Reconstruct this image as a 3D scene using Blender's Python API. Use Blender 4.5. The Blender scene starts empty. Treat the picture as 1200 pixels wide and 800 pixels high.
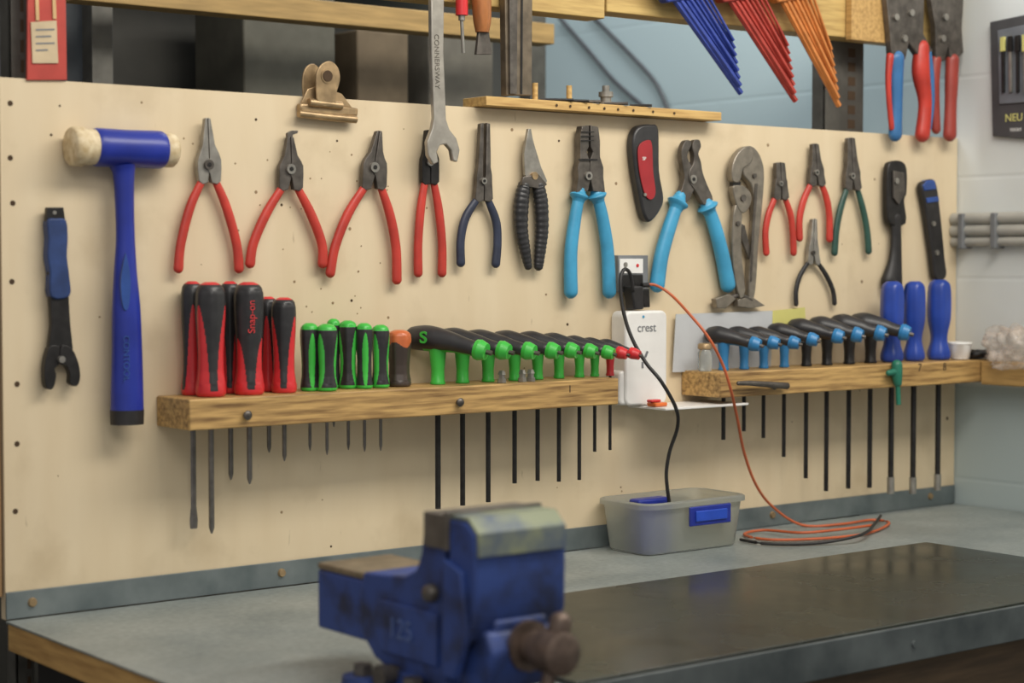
import bpy, bmesh, math, random
from mathutils import Vector, Matrix, noise as mnoise
random.seed(4)
scn=bpy.context.scene
try: scn.view_settings.view_transform='Standard'
except Exception: pass
# ---------------------------------------------------------------- camera
F=2167.0
th=math.radians(52.26); pt=math.radians(2.43)
C=Vector((-.934,-2.266,1.359))
RT=Vector((math.sin(th),-math.cos(th),0))
FW=Vector((math.cos(th)*math.cos(pt),math.sin(th)*math.cos(pt),-math.sin(pt)))
UP=RT.cross(FW)
cd=bpy.data.cameras.new('camera'); cam=bpy.data.objects.new('camera',cd); scn.collection.objects.link(cam)
cd.sensor_width=36; cd.lens=F/1200*36
m=Matrix((( RT.x,UP.x,-FW.x,C.x),(RT.y,UP.y,-FW.y,C.y),(RT.z,UP.z,-FW.z,C.z),(0,0,0,1)))
cam.matrix_world=m
cd.dof.use_dof=True; cd.dof.focus_distance=2.8; cd.dof.aperture_fstop=3.6
cd.clip_start=.05
scn.camera=cam
# survey helpers: convert a measured bearing to a point on a real surface
def ray(u,v): return FW+RT*((u-600)/F)+UP*((400-v)/F)
def W(u,v,y=0.0):
    d=ray(u,v); return C+d*((y-C.y)/d.y)
def T(u,v,z):
    d=ray(u,v); return C+d*((z-C.z)/d.z)
def XW(u,v,x):
    d=ray(u,v); return C+d*((x-C.x)/d.x)
def proj(P):
    q=P-C; k=q.dot(FW); return (600+q.dot(RT)/k*F, 400-q.dot(UP)/k*F)
def S(P): return (P-C).dot(FW)/F
def PZ(u,y,z):
    v=420
    for i in range(4):
        q=W(u,v,y); q.z=z; v=proj(q)[1]
    return q
# ---------------------------------------------------------------- materials
def lin(c):
    o=[]
    for x in c:
        x/=255.; o.append(x/12.92 if x<=.04045 else ((x+.055)/1.055)**2.4)
    return o+[1]
def M(name,col,rough=.5,metal=0,var=.12,scale=25,bump=0,col2=None,stretch=(1,1,1),trans=0,thr=(.35,.7),coat=0):
    mt=bpy.data.materials.new(name); mt.use_nodes=True
    n=mt.node_tree.nodes; l=mt.node_tree.links; b=n['Principled BSDF']
    c=lin(col)
    g=n.new('ShaderNodeNewGeometry'); mp=n.new('ShaderNodeMapping'); mp.inputs['Scale'].default_value=stretch
    l.new(g.outputs['Position'],mp.inputs['Vector'])
    nz=n.new('ShaderNodeTexNoise'); nz.inputs['Scale'].default_value=scale; nz.inputs['Detail'].default_value=5
    l.new(mp.outputs[0],nz.inputs['Vector'])
    r=n.new('ShaderNodeValToRGB'); r.color_ramp.elements[0].position=thr[0]; r.color_ramp.elements[1].position=thr[1]
    a=[x*(1-var) for x in c[:3]]+[1]; d=[min(1,x*(1+var)) for x in c[:3]]+[1]
    if col2: a=c; d=lin(col2)
    r.color_ramp.elements[0].color=a; r.color_ramp.elements[1].color=d
    l.new(nz.outputs['Fac'],r.inputs['Fac']); l.new(r.outputs[0],b.inputs['Base Color'])
    b.inputs['Roughness'].default_value=rough; b.inputs['Metallic'].default_value=metal
    if trans: b.inputs['Transmission Weight'].default_value=trans
    if coat: b.inputs['Coat Weight'].default_value=coat
    if bump:
        bp=n.new('ShaderNodeBump'); bp.inputs['Strength'].default_value=bump; bp.inputs['Distance'].default_value=.002
        l.new(nz.outputs['Fac'],bp.inputs['Height']); l.new(bp.outputs[0],b.inputs['Normal'])
    return mt
steel=M('worn_steel',(154,150,142),.36,.6,.2,60)
dsteel=M('dark_steel',(100,94,88),.4,.6,.3,60)
bsteel=M('blade_steel',(120,115,110),.35,.7,.2,80)
black=M('black_rubber',(38,36,36),.5,0,.25,60)
hblack=M('black_moulded_grip',(48,47,48),.36,0,.2,60)
blackox=M('black_oxide_steel',(44,42,41),.4,.4,.25,80)
red=M('red_vinyl',(188,58,46),.4,0,.15,30)
navy=M('navy_vinyl',(46,52,72),.45,0,.2,40)
sky=M('light_blue_vinyl',(66,154,194),.42,0,.12,30)
green=M('bright_green_plastic',(66,186,70),.35,0,.1,30)
dgreen=M('dark_green_vinyl',(46,80,70),.4,0,.2,30)
blue=M('royal_blue_plastic',(34,50,146),.36,0,.15,18)
rblue=M('mid_blue_plastic',(44,76,144),.35,0,.15,30)
dblue=M('faded_dark_blue_grip',(40,62,110),.45,0,.25,40)
cyan=M('blue_plastic',(52,126,180),.35,0,.15,30)
redp=M('red_plastic',(208,50,54),.32,0,.1,30)
orange=M('orange_plastic',(222,112,50),.35,0,.1,30)
cream=M('cream_nylon',(224,208,174),.5,0,.15,90,col2=(188,164,122))
white=M('white_plastic',(232,230,226),.4,0,.03,30)
grey=M('grey_plastic',(120,122,124),.5,0,.1,30)
paper=M('paper_card',(190,192,194),.7,0,.05,20)
ypaper=M('yellow_card',(206,200,120),.7,0,.05,20)
brass=M('bronzed_metal',(172,146,110),.38,.6,.25,70)
wood=M('pine_timber',(210,174,110),.6,0,.2,14,.15,col2=(164,122,68),stretch=(1,14,14),thr=(.4,.8))
woodr=M('varnished_pine_rail',(200,162,102),.5,0,.2,13,.2,col2=(112,82,48),stretch=(1,11,14),thr=(.38,.74))
ywood=M('yellow_pine_beam',(202,172,108),.6,0,.2,12,.1,col2=(152,118,66),stretch=(1,12,12),thr=(.4,.85))
woody=M('pine_along_depth',(198,160,100),.6,0,.2,12,.1,col2=(144,108,60),stretch=(12,1,12),thr=(.4,.85))
handlewood=M('varnished_handle_wood',(172,110,62),.35,0,.2,30,stretch=(3,3,1))
hole=M('hole_shadow',(72,54,36),.9,0,.1,30)
nick=M('small_nick',(146,122,92),.9,0,.1,30)
vblue=M('chipped_blue_enamel',(46,70,134),.55,.0,.2,26,.15,col2=(34,42,72),thr=(.44,.7))
vworn=M('worn_jaw_paint',(132,138,112),.55,.15,.2,24,col2=(70,84,112),thr=(.45,.7))
jawst=M('worn_jaw_steel',(106,100,92),.5,.4,.25,40)
anvt=M('worn_anvil_steel',(130,116,94),.5,.3,.25,40)
rust=M('browned_steel',(104,88,78),.45,.5,.3,60)
galv=M('galvanised_sheet',(132,140,140),.45,.4,.15,16,col2=(100,110,112),thr=(.3,.7))
edgem=M('grimy_steel_edge',(104,110,110),.5,.4,.2,14,col2=(66,72,74),thr=(.3,.7))
dark=M('dark_void',(30,27,25),.8,0,.3,6)
dgrey=M('dark_grey_paint',(88,86,80),.7,0,.3,5,col2=(58,58,56))
postm=M('grey_painted_steel',(96,94,88),.5,.4,.2,30)
clear=M('clear_plastic',(236,238,232),.16,0,.01,30,trans=.86)
frost=M('frosted_plastic',(220,222,214),.30,0,.02,30,trans=.80)
pvc=M('grey_conduit',(170,168,160),.45,0,.06,30)
mat_or=M('orange_cable',(192,96,56),.5,0,.1,30)
def filmmat():
    mt=bpy.data.materials.new('milky_film'); mt.use_nodes=True
    n=mt.node_tree.nodes; l=mt.node_tree.links; b=n['Principled BSDF']; out=n['Material Output']
    g=n.new('ShaderNodeNewGeometry'); z=n.new('ShaderNodeTexNoise'); z.inputs['Scale'].default_value=45; z.inputs['Detail'].default_value=4; l.new(g.outputs['Position'],z.inputs['Vector'])
    mr=n.new('ShaderNodeMapRange'); mr.inputs[1].default_value=.35; mr.inputs[2].default_value=.65; mr.inputs[3].default_value=.18; mr.inputs[4].default_value=.5; l.new(z.outputs['Fac'],mr.inputs[0])
    t=n.new('ShaderNodeBsdfTransparent'); mx=n.new('ShaderNodeMixShader'); l.new(mr.outputs[0],mx.inputs[0]); l.new(t.outputs[0],mx.inputs[1]); l.new(b.outputs[0],mx.inputs[2]); l.new(mx.outputs[0],out.inputs['Surface'])
    b.inputs['Base Color'].default_value=lin((214,200,186)); b.inputs['Roughness'].default_value=.18
    return mt
film=filmmat()
def plywood():
    mt=bpy.data.materials.new('stained_plywood'); mt.use_nodes=True
    n=mt.node_tree.nodes; l=mt.node_tree.links; b=n['Principled BSDF']
    g=n.new('ShaderNodeNewGeometry')
    def noise(sc,st,det=5):
        mp=n.new('ShaderNodeMapping'); mp.inputs['Scale'].default_value=st; l.new(g.outputs['Position'],mp.inputs['Vector'])
        z=n.new('ShaderNodeTexNoise'); z.inputs['Scale'].default_value=sc; z.inputs['Detail'].default_value=det; l.new(mp.outputs[0],z.inputs['Vector']); return z
    a=noise(4,(5,1,.8)); r=n.new('ShaderNodeValToRGB')
    r.color_ramp.elements[0].position=.3; r.color_ramp.elements[1].position=.75
    r.color_ramp.elements[0].color=lin((222,204,172)); r.color_ramp.elements[1].color=lin((214,194,160)); l.new(a.outputs['Fac'],r.inputs['Fac'])
    c=noise(9,(1,1,1),8); r2=n.new('ShaderNodeValToRGB'); r2.color_ramp.elements[0].position=.56; r2.color_ramp.elements[1].position=.8
    r2.color_ramp.elements[0].color=(1,1,1,1); r2.color_ramp.elements[1].color=(.68,.63,.55,1); l.new(c.outputs['Fac'],r2.inputs['Fac'])
    mx=n.new('ShaderNodeMixRGB'); mx.blend_type='MULTIPLY'; mx.inputs[0].default_value=.65
    l.new(r.outputs[0],mx.inputs[1]); l.new(r2.outputs[0],mx.inputs[2])
    d=noise(60,(1.5,1,.35),3); r3=n.new('ShaderNodeValToRGB'); r3.color_ramp.elements[0].position=.71; r3.color_ramp.elements[1].position=.77
    r3.color_ramp.elements[0].color=(1,1,1,1); r3.color_ramp.elements[1].color=(.45,.38,.3,1); l.new(d.outputs['Fac'],r3.inputs['Fac'])
    mx2=n.new('ShaderNodeMixRGB'); mx2.blend_type='MULTIPLY'; mx2.inputs[0].default_value=.5
    l.new(mx.outputs[0],mx2.inputs[1]); l.new(r3.outputs[0],mx2.inputs[2])
    l.new(mx2.outputs[0],b.inputs['Base Color']); b.inputs['Roughness'].default_value=.5
    return mt
ply=plywood()
def benchmat(name,c1,c2,rough,metal,sc,speck=.8):
    mt=M(name,c1,rough,metal,.2,sc,0,col2=c2,thr=(.3,.7))
    n=mt.node_tree.nodes; l=mt.node_tree.links; b=n['Principled BSDF']
    g=n.new('ShaderNodeNewGeometry'); z=n.new('ShaderNodeTexNoise'); z.inputs['Scale'].default_value=6; z.inputs['Detail'].default_value=6
    l.new(g.outputs['Position'],z.inputs['Vector'])
    mr=n.new('ShaderNodeMapRange'); mr.inputs[1].default_value=.3; mr.inputs[2].default_value=.7; mr.inputs[3].default_value=rough-.07; mr.inputs[4].default_value=rough+.1
    l.new(z.outputs['Fac'],mr.inputs[0]); l.new(mr.outputs[0],b.inputs['Roughness'])
    z2=n.new('ShaderNodeTexNoise'); z2.inputs['Scale'].default_value=110; z2.inputs['Detail'].default_value=4; l.new(g.outputs['Position'],z2.inputs['Vector'])
    r=n.new('ShaderNodeValToRGB'); r.color_ramp.elements[0].position=.35; r.color_ramp.elements[1].position=.7
    r.color_ramp.elements[0].color=(.74,.74,.74,1); r.color_ramp.elements[1].color=(1.0,1.0,1.0,1); l.new(z2.outputs['Fac'],r.inputs['Fac'])
    mx=n.new('ShaderNodeMixRGB'); mx.blend_type='MULTIPLY'; mx.inputs[0].default_value=speck
    src=b.inputs['Base Color'].links[0].from_socket; l.new(src,mx.inputs[1]); l.new(r.outputs[0],mx.inputs[2]); l.new(mx.outputs[0],b.inputs['Base Color'])
    return mt
sheet=benchmat('worn_galvanised_bench_top',(172,178,174),(140,149,148),.46,.3,7)
matm=benchmat('oil_stained_dark_plate',(38,40,37),(60,64,56),.24,.1,3,.3)
def wallmat():
    mt=M('painted_block_wall',(216,220,218),.6,0,.05,4)
    n=mt.node_tree.nodes; l=mt.node_tree.links; b=n['Principled BSDF']
    g=n.new('ShaderNodeNewGeometry')
    sx=n.new('ShaderNodeSeparateXYZ'); cx=n.new('ShaderNodeCombineXYZ'); l.new(g.outputs['Position'],sx.inputs[0]); l.new(sx.outputs['Y'],cx.inputs['X']); l.new(sx.outputs['Z'],cx.inputs['Y'])
    bt=n.new('ShaderNodeTexBrick'); bt.inputs['Scale'].default_value=1; bt.inputs['Brick Width'].default_value=1.3; bt.inputs['Row Height'].default_value=.19; bt.inputs['Mortar Size'].default_value=.006; bt.inputs['Mortar Smooth'].default_value=.9
    l.new(cx.outputs[0],bt.inputs['Vector']); bp=n.new('ShaderNodeBump'); bp.invert=True; bp.inputs['Strength'].default_value=.16; bp.inputs['Distance'].default_value=.005
    l.new(bt.outputs['Fac'],bp.inputs['Height']); l.new(bp.outputs[0],b.inputs['Normal'])
    src=b.inputs['Base Color'].links[0].from_socket
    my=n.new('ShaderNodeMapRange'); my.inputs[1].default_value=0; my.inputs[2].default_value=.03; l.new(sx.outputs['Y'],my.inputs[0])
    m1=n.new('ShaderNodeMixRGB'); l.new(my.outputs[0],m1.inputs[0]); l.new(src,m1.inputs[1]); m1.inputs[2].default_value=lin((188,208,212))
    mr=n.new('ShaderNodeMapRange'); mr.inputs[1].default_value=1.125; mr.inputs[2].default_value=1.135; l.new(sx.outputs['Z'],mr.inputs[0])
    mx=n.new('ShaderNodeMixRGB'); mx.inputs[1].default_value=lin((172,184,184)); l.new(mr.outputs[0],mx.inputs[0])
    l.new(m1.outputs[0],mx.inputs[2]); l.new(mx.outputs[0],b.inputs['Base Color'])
    return mt
wallm=wallmat()
# ---------------------------------------------------------------- mesh helpers
def mk(name,verts,faces,mats,midx=None,smooth=False,bevel=0,sharp=40,seg=2):
    verts=[Vector(v) for v in verts]
    lo=Vector((min(v.x for v in verts),min(v.y for v in verts),min(v.z for v in verts)))
    hi=Vector((max(v.x for v in verts),max(v.y for v in verts),max(v.z for v in verts)))
    c=(lo+hi)/2
    me=bpy.data.meshes.new(name); me.from_pydata([v-c for v in verts],[],faces)
    if not isinstance(mats,(list,tuple)): mats=[mats]
    for x in mats: me.materials.append(x)
    if midx:
        for i,pn in enumerate(me.polygons): pn.material_index=midx[i]
    bm=bmesh.new(); bm.from_mesh(me); bmesh.ops.recalc_face_normals(bm,faces=bm.faces); bm.to_mesh(me); bm.free()
    if smooth:
        for pn in me.polygons: pn.use_smooth=True
        me.set_sharp_from_angle(angle=math.radians(sharp))
    o=bpy.data.objects.new(name,me); o.location=c; scn.collection.objects.link(o)
    if bevel:
        b=o.modifiers.new('bevel','BEVEL'); b.width=bevel; b.segments=seg; b.limit_method='ANGLE'; b.angle_limit=math.radians(35)
    return o
def catm(P,sub,closed=False):
    n=len(P); out=[]
    rng=range(n) if closed else range(n-1)
    for i in rng:
        if closed: a,b,c,d=P[i-1],P[i],P[(i+1)%n],P[(i+2)%n]
        else: a,b,c,d=P[max(i-1,0)],P[i],P[i+1],P[min(i+2,n-1)]
        for s in range(sub):
            t=s/sub
            out.append([.5*((2*b[k])+(-a[k]+c[k])*t+(2*a[k]-5*b[k]+4*c[k]-d[k])*t*t+(-a[k]+3*b[k]-3*c[k]+d[k])*t**3) for k in range(len(b))])
    if not closed: out.append(list(P[-1]))
    return out
def extr(name,pts,y,thk,mat,bevel=0.0008,smooth=0):
    if smooth: pts=catm(pts,smooth,True)
    q=[W(a,b,y) for a,b in pts]; n=len(q)
    vs=[v+Vector((0,-thk/2,0)) for v in q]+[v+Vector((0,thk/2,0)) for v in q]
    fs=[list(range(n)),list(range(2*n-1,n-1,-1))]+[[i,(i+1)%n,n+(i+1)%n,n+i] for i in range(n)]
    return mk(name,vs,fs,mat,smooth=True,bevel=bevel,sharp=50)
def prism(name,prof,x0,x1,mat,bevel=0.002):   # profile in (y,z) extruded along x
    n=len(prof)
    vs=[(x0,a,b) for a,b in prof]+[(x1,a,b) for a,b in prof]
    fs=[list(range(n)),list(range(2*n-1,n-1,-1))]+[[i,(i+1)%n,n+(i+1)%n,n+i] for i in range(n)]
    return mk(name,vs,fs,mat,smooth=True,bevel=bevel,sharp=50,seg=3)
def box(name,x0,x1,y0,y1,z0,z1,mat,bevel=0.001):
    return prism(name,[(y0,z0),(y1,z0),(y1,z1),(y0,z1)],x0,x1,mat,bevel)
def sweep(name,P,R,mat,flat=1.0,seg=14,up=(0,1,0),sub=4,caps='round',matfn=None,shape=None):
    up=Vector(up)
    Q=[[p[0],p[1],p[2],r] for p,r in zip(P,R)]
    if sub>1: Q=catm(Q,sub)
    pts=[Vector(q[:3]) for q in Q]; rad=[max(q[3],1e-5) for q in Q]
    tan=[]
    for i in range(len(pts)):
        a=pts[max(i-1,0)]; b=pts[min(i+1,len(pts)-1)]; t=(b-a)
        tan.append(t.normalized() if t.length>1e-9 else Vector((0,0,1)))
    if caps=='round':
        s=[(pts[0]-tan[0]*rad[0]*k,rad[0]*w,tan[0]) for k,w in((.85,.3),(.6,.7),(.3,.93))]
        e=[(pts[-1]+tan[-1]*rad[-1]*k,rad[-1]*w,tan[-1]) for k,w in((.3,.93),(.6,.7),(.85,.3))]
        pts=[x[0] for x in s]+pts+[x[0] for x in e]; rad=[x[1] for x in s]+rad+[x[1] for x in e]; tan=[x[2] for x in s]+tan+[x[2] for x in e]
    vs=[];fs=[];mi=[]
    n=len(pts); u_prev=None
    for i in range(n):
        t=tan[i]; b=up-t*up.dot(t)
        if b.length<.15 and u_prev is not None: b=u_prev-t*u_prev.dot(t)
        b.normalize(); u_prev=b; nn=t.cross(b)
        for j in range(seg):
            a=2*math.pi*j/seg; k=shape(i/(n-1),a) if shape else 1
            vs.append(pts[i]+(nn*math.cos(a)+b*math.sin(a)*flat)*rad[i]*k)
    for i in range(n-1):
        for j in range(seg):
            fs.append([i*seg+j,i*seg+(j+1)%seg,(i+1)*seg+(j+1)%seg,(i+1)*seg+j])
            mi.append(matfn((i+.5)/(n-1),2*math.pi*(j+.5)/seg) if matfn else 0)
    fs.append(list(range(seg))); mi.append(matfn(0,0) if matfn else 0)
    fs.append([(n-1)*seg+j for j in range(seg)]); mi.append(matfn(1,0) if matfn else 0)
    return mk(name,vs,fs,mat,midx=mi if matfn else None,smooth=True,sharp=55)
def grip(name,pts,r,y,mat,flat=.75,**k):
    P=[W(a,b,y) for a,b in pts]
    if not isinstance(r,(list,tuple)): r=[r]*len(pts)
    return sweep(name,P,[q*S(p) for q,p in zip(r,P)],mat,flat,**k)
def ycyl(name,u,v,r,y0,y1,mat,seg=20,caps='flat'):
    c=W(u,v,(y0+y1)/2); rr=r*S(c)
    return sweep(name,[Vector((c.x,y0,c.z)),Vector((c.x,y1,c.z))],[rr,rr],mat,up=(0,0,1),sub=1,caps=caps,seg=seg)
def rod(name,a,b,r,mat,seg=10,caps='flat',r2=None,up=None):
    a=Vector(a);b=Vector(b); d=(b-a).normalized()
    if up is None: up=(0,1,0) if abs(d.y)<.8 else (0,0,1)
    return sweep(name,[a,b],[r,r if r2 is None else r2],mat,up=up,sub=1,caps=caps,seg=seg)
def join(name,objs):   # several pieces -> one mesh
    vs=[];fs=[];mi=[];mats=[]
    for o in objs:
        base=len(vs); me=o.data
        for v in me.vertices: vs.append(v.co+o.location)
        mp=[]
        for x in me.materials:
            if x not in mats: mats.append(x)
            mp.append(mats.index(x))
        for pn in me.polygons:
            fs.append([base+i for i in pn.vertices]); mi.append(mp[pn.material_index])
    bev=max([m.width for o in objs for m in o.modifiers] or [0])
    for o in objs:
        me=o.data; bpy.data.objects.remove(o); bpy.data.meshes.remove(me)
    return mk(name,vs,fs,mats,midx=mi,smooth=True,bevel=bev,sharp=50)
def thing(name,label,cat,parts,group=None,base=None):
    lo=Vector((1e9,)*3);hi=-lo
    for o in parts:
        for v in o.data.vertices:
            w=v.co+o.location
            for k in range(3): lo[k]=min(lo[k],w[k]); hi[k]=max(hi[k],w[k])
    e=bpy.data.objects.new(name,None); e.empty_display_size=.02
    e.location=base if base is not None else Vector(((lo.x+hi.x)/2,(lo.y+hi.y)/2,lo.z)); scn.collection.objects.link(e)
    for o in parts: o.parent=e; o.location=o.location-e.location
    e['label']=label; e['category']=cat
    if group: e['group']=group
    return e
def solo(o,label,cat,group=None):
    o['label']=label;o['category']=cat
    if group:o['group']=group
    return o
def struct(o): o['kind']='structure'; return o
def text(s,size,c,xd,yd,mat,name='lettering',ext=.0003,sx=1.0,off=.006):
    cu=bpy.data.curves.new('t',type='FONT'); cu.body=s; cu.size=1; cu.extrude=.01; cu.align_x='CENTER'; cu.align_y='CENTER'; cu.offset=off
    ob=bpy.data.objects.new('t',cu); scn.collection.objects.link(ob); bpy.context.view_layer.update()
    me=bpy.data.meshes.new_from_object(ob.evaluated_get(bpy.context.evaluated_depsgraph_get()))
    xd=Vector(xd).normalized(); yd=Vector(yd).normalized(); zd=xd.cross(yd)
    vs=[Vector(c)+xd*v.co.x*size*sx+yd*v.co.y*size+zd*v.co.z/.01*ext for v in me.vertices]
    fs=[list(p.vertices) for p in me.polygons]
    bpy.data.objects.remove(ob); bpy.data.meshes.remove(me)
    return mk(name,vs,fs,mat)
BZ=.9
XR=1.89
# ---------------------------------------------------------------- structure
struct(box('floor',-2.5,XR,-3.2,1.4,-.05,0,M('concrete_floor',(110,108,102),.7,0,.1,5),0))
struct(box('wall_right',XR,XR+.12,-3.2,1.4,0,2.6,wallm,0))
struct(box('wall_back',-2.5,XR,1.4,1.5,0,2.6,M('dim_far_wall',(96,94,88),.8,0,.25,2.2,col2=(64,64,62)),0))
# ---------------------------------------------------------------- board
holes=[(12,121),(70,124),(12,185),(15,238),(14,330),(20,450),(20,520),(18,599),(60,158),(166,120),(300,140),(395,165),(600,152),(655,165),(722,215),(640,345),(412,352),(420,318),(455,372),(388,640),(330,600),(300,225),(330,240),(410,268),(455,250),(700,400),(665,380),(1010,330),(1025,210),(900,170),(870,380),(1110,490),(345,330),(390,355)]
bx=[box('plywood',W(3,400).x,XR-.002,0,.014,BZ,1.595,ply,0)]
for u,v in holes:
    r=random.choice([1.4,1.7,2]) if u>22 else 3.4
    bx.append(ycyl('h',u,v,r,-.0003,.0,hole if (u<75 or random.random()<.3) else nick,10))
for i in range(34):
    bx.append(ycyl('h',random.uniform(30,1100),random.uniform(140,640),random.uniform(.7,1.3),-.0003,.0,nick,8))
for i in range(40):
    u=random.uniform(215,480); bx.append(ycyl('h',u,random.uniform(150,380),random.uniform(.7,1.3),-.0003,.0,nick,8))
board=join('plywood_panel',bx)
solo(board,'large cream plywood tool board marked with old screw holes','tool board')
solo(box('side_plywood_panel',-.9,-.006,.004,.016,.93,1.597,M('brown_ply_side',(156,122,84),.6,0,.15,8),.001),'plain brown plywood panel butting the tool board','panel')
up=[box('strip',-.004,XR-.004,-.004,-.0005,BZ+.001,BZ+.036,galv,.0005)]
ubolts=[]
for u in (38,330,640,905,1090):
    z=BZ+.020
    q=PZ(u,-.004,z); ubolts.append(sweep('bolt',[Vector((q.x,-.004,z)),Vector((q.x,-.0075,z))],[.0065,.005],brass,up=(0,0,1),sub=1,seg=14,caps='flat'))
thing('metal_upstand','thin galvanised steel upstand strip bolted along the bench','metal strip',up+ubolts)
# ---------------------------------------------------------------- bench
YF=-.745
parts=[box('bench_sheet',-.006,XR-.004,YF,-.006,BZ-.003,BZ,sheet,.0008),
 box('wooden_core',-.004,XR-.006,YF+.004,-.008,BZ-.038,BZ-.0035,woody,.001),
 box('steel_edge',-.004,XR-.006,YF-.004,YF+.002,BZ-.042,BZ+.0035,edgem,.001),
 box('under_frame',.03,XR-.02,YF+.05,-.02,BZ-.12,BZ-.039,dark,.002),
 box('front_rail',.03,XR-.02,YF+.02,YF+.05,BZ-.13,BZ-.042,M('weathered_timber',(84,66,46),.7,0,.3,10,stretch=(1,10,10)),.002)]
for x in (.06,XR-.1):
    for y in (YF+.06,-.12):
        parts.append(box('leg',x,x+.07,y,y+.07,0,BZ-.12,dark,.002))
for x in (.42,.88,1.33):
    parts.append(sweep('bolt',[Vector((x,YF-.004,BZ-.02)),Vector((x,YF-.006,BZ-.02))],[.0045,.004],edgem,up=(0,0,1),sub=1,seg=12,caps='flat'))
parts.append(rod('bolt',(-.004,-.64,BZ-.026),(-.012,-.64,BZ-.026),.009,brass,up=(0,0,1)))
thing('workbench','workbench with worn galvanised sheet top over timber','workbench',parts,base=Vector((.9,-.37,0)))
solo(box('bench_mat',.335,1.43,YF+.006,-.312,BZ+.0005,BZ+.006,matm,.0015),'oil-stained dark steel plate lying on the bench top','bench mat')
# ---------------------------------------------------------------- rails
RZ=1.180; RH=.041; RD=.095
xa=W(183,465).x; xb=PZ(725,-RD,RZ).x
def rail(x0,x1,screws,label,txt=[]):
    ps=[box('timber',x0,x1,-RD,-.001,RZ-RH,RZ,woodr,.002)]
    for u,v in screws:
        q=PZ(u,-RD,W(u,v,-RD).z); ps.append(sweep('screw',[Vector((q.x,-RD+.0005,q.z)),Vector((q.x,-RD-.006,q.z)),Vector((q.x,-RD-.009,q.z))],[.004,.0065,.004],dsteel,up=(0,0,1),sub=1,caps='flat'))
    for u,v,s,t in txt:
        ps.append(text(t,s*S(W(u,v,-RD)),W(u,v,-RD-.0003),(1,0,0),(0,0,1),M('marker_ink',(70,54,40),.8),off=0))
    thing('tool_rail',label,'tool rack',ps,'timber tool rails')
rail(xa,xb,[(288,486),(537,471)],'pine timber rail holding screwdrivers and green hex keys',[(668,456,12,'1')])
xc2=W(798,430).x
rail(xc2,XR-.006,[(905,452)],'pine timber rail holding blue hex keys beside the block wall',[(1078,431,13,'7'),(1107,430,13,'8')])
o=box('wall_ledge',XR-.05,XR-.001,-.6,-RD-.003,RZ-RH-.004,RZ-.002,woody,.002); solo(o,'pine timber ledge fixed along the block wall','ledge')
# ---------------------------------------------------------------- hammer
y=-.026
hp=[]
zc=W(150,174,y).z
def hx(u): return W(u,174,y).x
hp.append(sweep('hammer_head',[Vector((hx(a),y,zc)) for a in (110,113,120,150,180,187,190)],[.0235,.0252,.0252,.0245,.0252,.0252,.0235],blue,up=(0,0,1),sub=1,caps='flat',seg=32))
hp.append(sweep('striking_face',[Vector((hx(a),y,zc)) for a in (82,84,96,98,110)],[.023,.0252,.0255,.023,.023],cream,up=(0,0,1),sub=1,caps='flat',seg=32))
hp.append(sweep('striking_face',[Vector((hx(a),y,zc)) for a in (190,193,201,204)],[.022,.023,.023,.020],cream,up=(0,0,1),sub=1,caps='flat',seg=32))
hp.append(grip('hammer_handle',[(144,193),(145,205),(146,240),(147,280),(147,320),(148,360),(149,420),(149,480)],[17,13,11.5,11.5,14,17,18.5,20],y,blue,.8,caps='flat',sub=5,seg=20))
hp.append(grip('end_cap',[(149,480),(149,497)],[20.5,20],y,black,.8,seg=20,caps='flat',sub=1))
hp.append(extr('handle_rib',[(141,330),(146,300),(148,300),(153,330),(150,360),(144,360)],-.040,.003,rblue,.0008,4))
hp.append(text('CONTOOL',.012,W(148,420,-.0425),(0,0,-1),(1,0,0),rblue))
thing('dead_blow_hammer','blue dead blow hammer with cream nylon striking faces','hammer',hp)
y=-.012
hp=[extr('wrench_shank',[(54,243),(73,243),(75,258),(79,345),(81,380),(84,408),(80,420),(58,420),(56,405),(59,380),(57,345),(53,258)],y,.009,blackox,.001),
 extr('hand_grip',[(53,258),(64,256),(75,258),(77,280),(76,300),(79,325),(79,347),(57,348),(56,320),(53,300),(54,280)],y,.016,dblue,.003,3),
 extr('fixed_jaw',[(57,405),(68,406),(70,420),(66,428),(62,432),(64,440),(60,455),(52,453),(50,435),(52,418)],y,.012,blackox,.001,3),
 extr('hook_jaw',[(70,405),(82,408),(90,425),(92,442),(88,452),(80,449),(80,438),(75,428),(69,425)],y-.002,.012,blackox,.001,3),
 ycyl('pivot',72,421,4,y-.012,y-.006,steel),ycyl('hang_hole',64,249,2.4,y-.0052,y-.0044,steel,12)]
thing('pin_wrench','blue-gripped black hook wrench with an open claw end','wrench',hp)
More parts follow.
